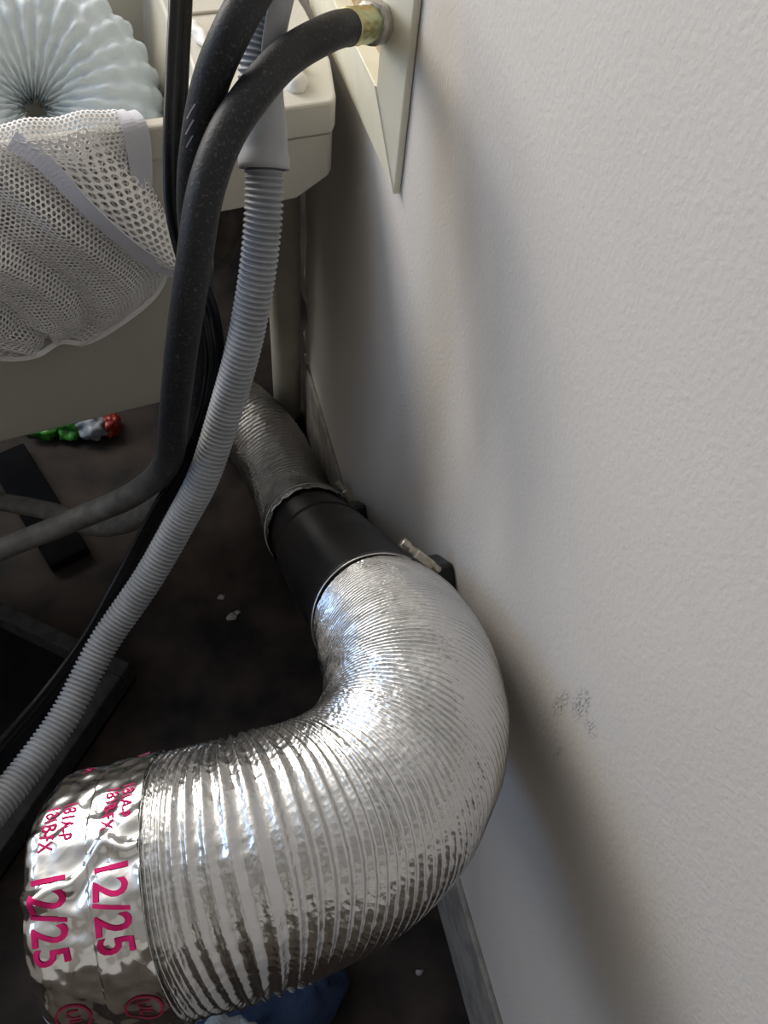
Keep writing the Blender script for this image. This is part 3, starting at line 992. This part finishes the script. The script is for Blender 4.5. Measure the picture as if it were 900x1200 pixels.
tube('crumpled_collar', pp, collar_rad, cs, 120, M['tape'], fd2, caps=False)
clamp('tarnished clamp with crumpled foil at the lower end of the black pipe', PL - 0.012, M['clamp'], 1.0, M['brownsteel'], 0.0790)

# ------------------------------------------------------------------ dark things on the floor
# black board lying on the floor
d = Vector((0.133, -0.335, 0)).normalized(); w = Vector((-d.y, d.x, 0))
if w.x > 0: w = -w
c = Vector((-0.236, 0.845, 0.001))
bm = box_bm((0, 0, 0), (1, 1, 1))
for v in bm.verts:
    v.co = c - d * (0.30 * v.co.x) + w * (0.075 * v.co.y) + Vector((0, 0, 0.028 * v.co.z))
o = bm_obj('black_board', bm, M['board'], bevel=0.003)
tag(o, 'narrow black board lying on the dark floor under the old hoses', 'board')

# dark tray with a dusty rim
tray = empty('drip_tray', (-0.42, 0.45, 0.0), 'dark plastic tray with dusty raised rim on the floor under the drain hose', 'tray')
ang = math.radians(-39)
ux = Vector((math.cos(ang), math.sin(ang), 0)); uy = Vector((math.sin(ang), -math.cos(ang), 0))
c = Vector((-0.175, 0.575, 0.0))
TH_ = 0.07


def TR(a, b, z): return c - ux * a + uy * b + Vector((0, 0, z))


def slab(name, a0, a1, b0, b1, z0, z1, mm, bev=0.003):
    bm = box_bm((0, 0, 0), (1, 1, 1))
    for v in bm.verts:
        v.co = TR(a0 + (a1 - a0) * v.co.x, b0 + (b1 - b0) * v.co.y, z0 + (z1 - z0) * v.co.z)
    return bm_obj(name, bm, mm, tray, bevel=bev)


slab('tray_bottom', 0.0, 0.60, 0.0, 0.50, 0.001, 0.012, M['tray'])
slab('rim', 0.0, 0.60, 0.0, 0.026, 0.012, TH_, M['dust'])
slab('rim', 0.0, 0.60, 0.474, 0.50, 0.012, TH_, M['dust'])
slab('rim', 0.0, 0.026, 0.026, 0.474, 0.012, TH_, M['dust'])
slab('rim', 0.574, 0.60, 0.026, 0.474, 0.012, TH_, M['dust'])


def crumple(name, center, rx, ry, rz, material, parent=None, seed=0.0, amp=0.25, sub=4, freq=1.0):
    bm = bmesh.new()
    bmesh.ops.create_icosphere(bm, subdivisions=sub, radius=1.0)
    for v in bm.verts:
        p = v.co.copy()
        n = noise.noise(p * 1.7 * freq + Vector((seed, seed, seed))) * amp + noise.noise(p * 4.2 * freq + Vector((seed * 2, 0, seed))) * amp * 0.45
        rg = abs(noise.noise(p * 2.6 * freq + Vector((0, seed, 3)))) * amp * 0.8
        p = p * (1 + n - rg)
        v.co = Vector((center[0] + p.x * rx, center[1] + p.y * ry, max(0.0015, center[2] + p.z * rz)))
    return bm_obj(name, bm, material, parent, smooth=True)


bagp = empty('plastic_bag', (-0.255, 1.19, 0), 'crumpled green, white and red plastic bag on the floor under the sink', 'bag')
crumple('green_film', (-0.295, 1.170, 0.022), 0.050, 0.035, 0.030, M['green'], bagp, 1.0, 0.4)
crumple('green_film', (-0.252, 1.160, 0.022), 0.034, 0.035, 0.028, M['green'], bagp, 4.0, 0.4)
crumple('white_film', (-0.208, 1.150, 0.028), 0.042, 0.036, 0.034, M['white'], bagp, 2.0, 0.35)
crumple('red_film', (-0.172, 1.147, 0.028), 0.018, 0.034, 0.034, M['red'], bagp, 3.0, 0.35)

o = crumple('navy_cloth', (-0.045, 0.060, 0.030), 0.115, 0.085, 0.045, M['blue'], None, 6.0, 0.35)
tag(o, 'crumpled navy blue cloth on the floor under the large foil duct', 'cloth')
o = crumple('grey_cloth', (-0.095, -0.045, 0.125), 0.080, 0.085, 0.040, M['greycloth'], None, 8.0, 0.3)
tag(o, 'pale grey cloth lying on top of the navy cloth', 'cloth')
o = crumple('slate_cloth', (-0.42, -0.02, 0.04), 0.11, 0.12, 0.055, M['greycloth'], None, 11.0, 0.3)
tag(o, 'slate grey cloth on the floor beyond the taped end of the duct', 'cloth')

# crumbs of plaster on the floor
for (x, y, k, lab) in ((0.0, 0.655, 1.0, 'largest pale plaster crumb on the bare floor beside the black pipe'),
                       (-0.012, 0.70, 0.7, 'medium plaster crumb on the bare floor, a little apart from the largest one'),
                       (0.012, 0.663, 0.6, 'tiny plaster crumb touching the largest one on the bare floor'),
                       (0.175, 0.028, 0.6, 'lone pale crumb on the floor by the baseboard, near the navy cloth')):
    o = crumple('plaster_crumb', (x, y, 0.004 * k), 0.011 * k, 0.008 * k, 0.006 * k, M['crumb'], None, x * 50 + y * 9, 0.5, 2)
    tag(o, lab, 'crumb', 'plaster crumbs on the floor')
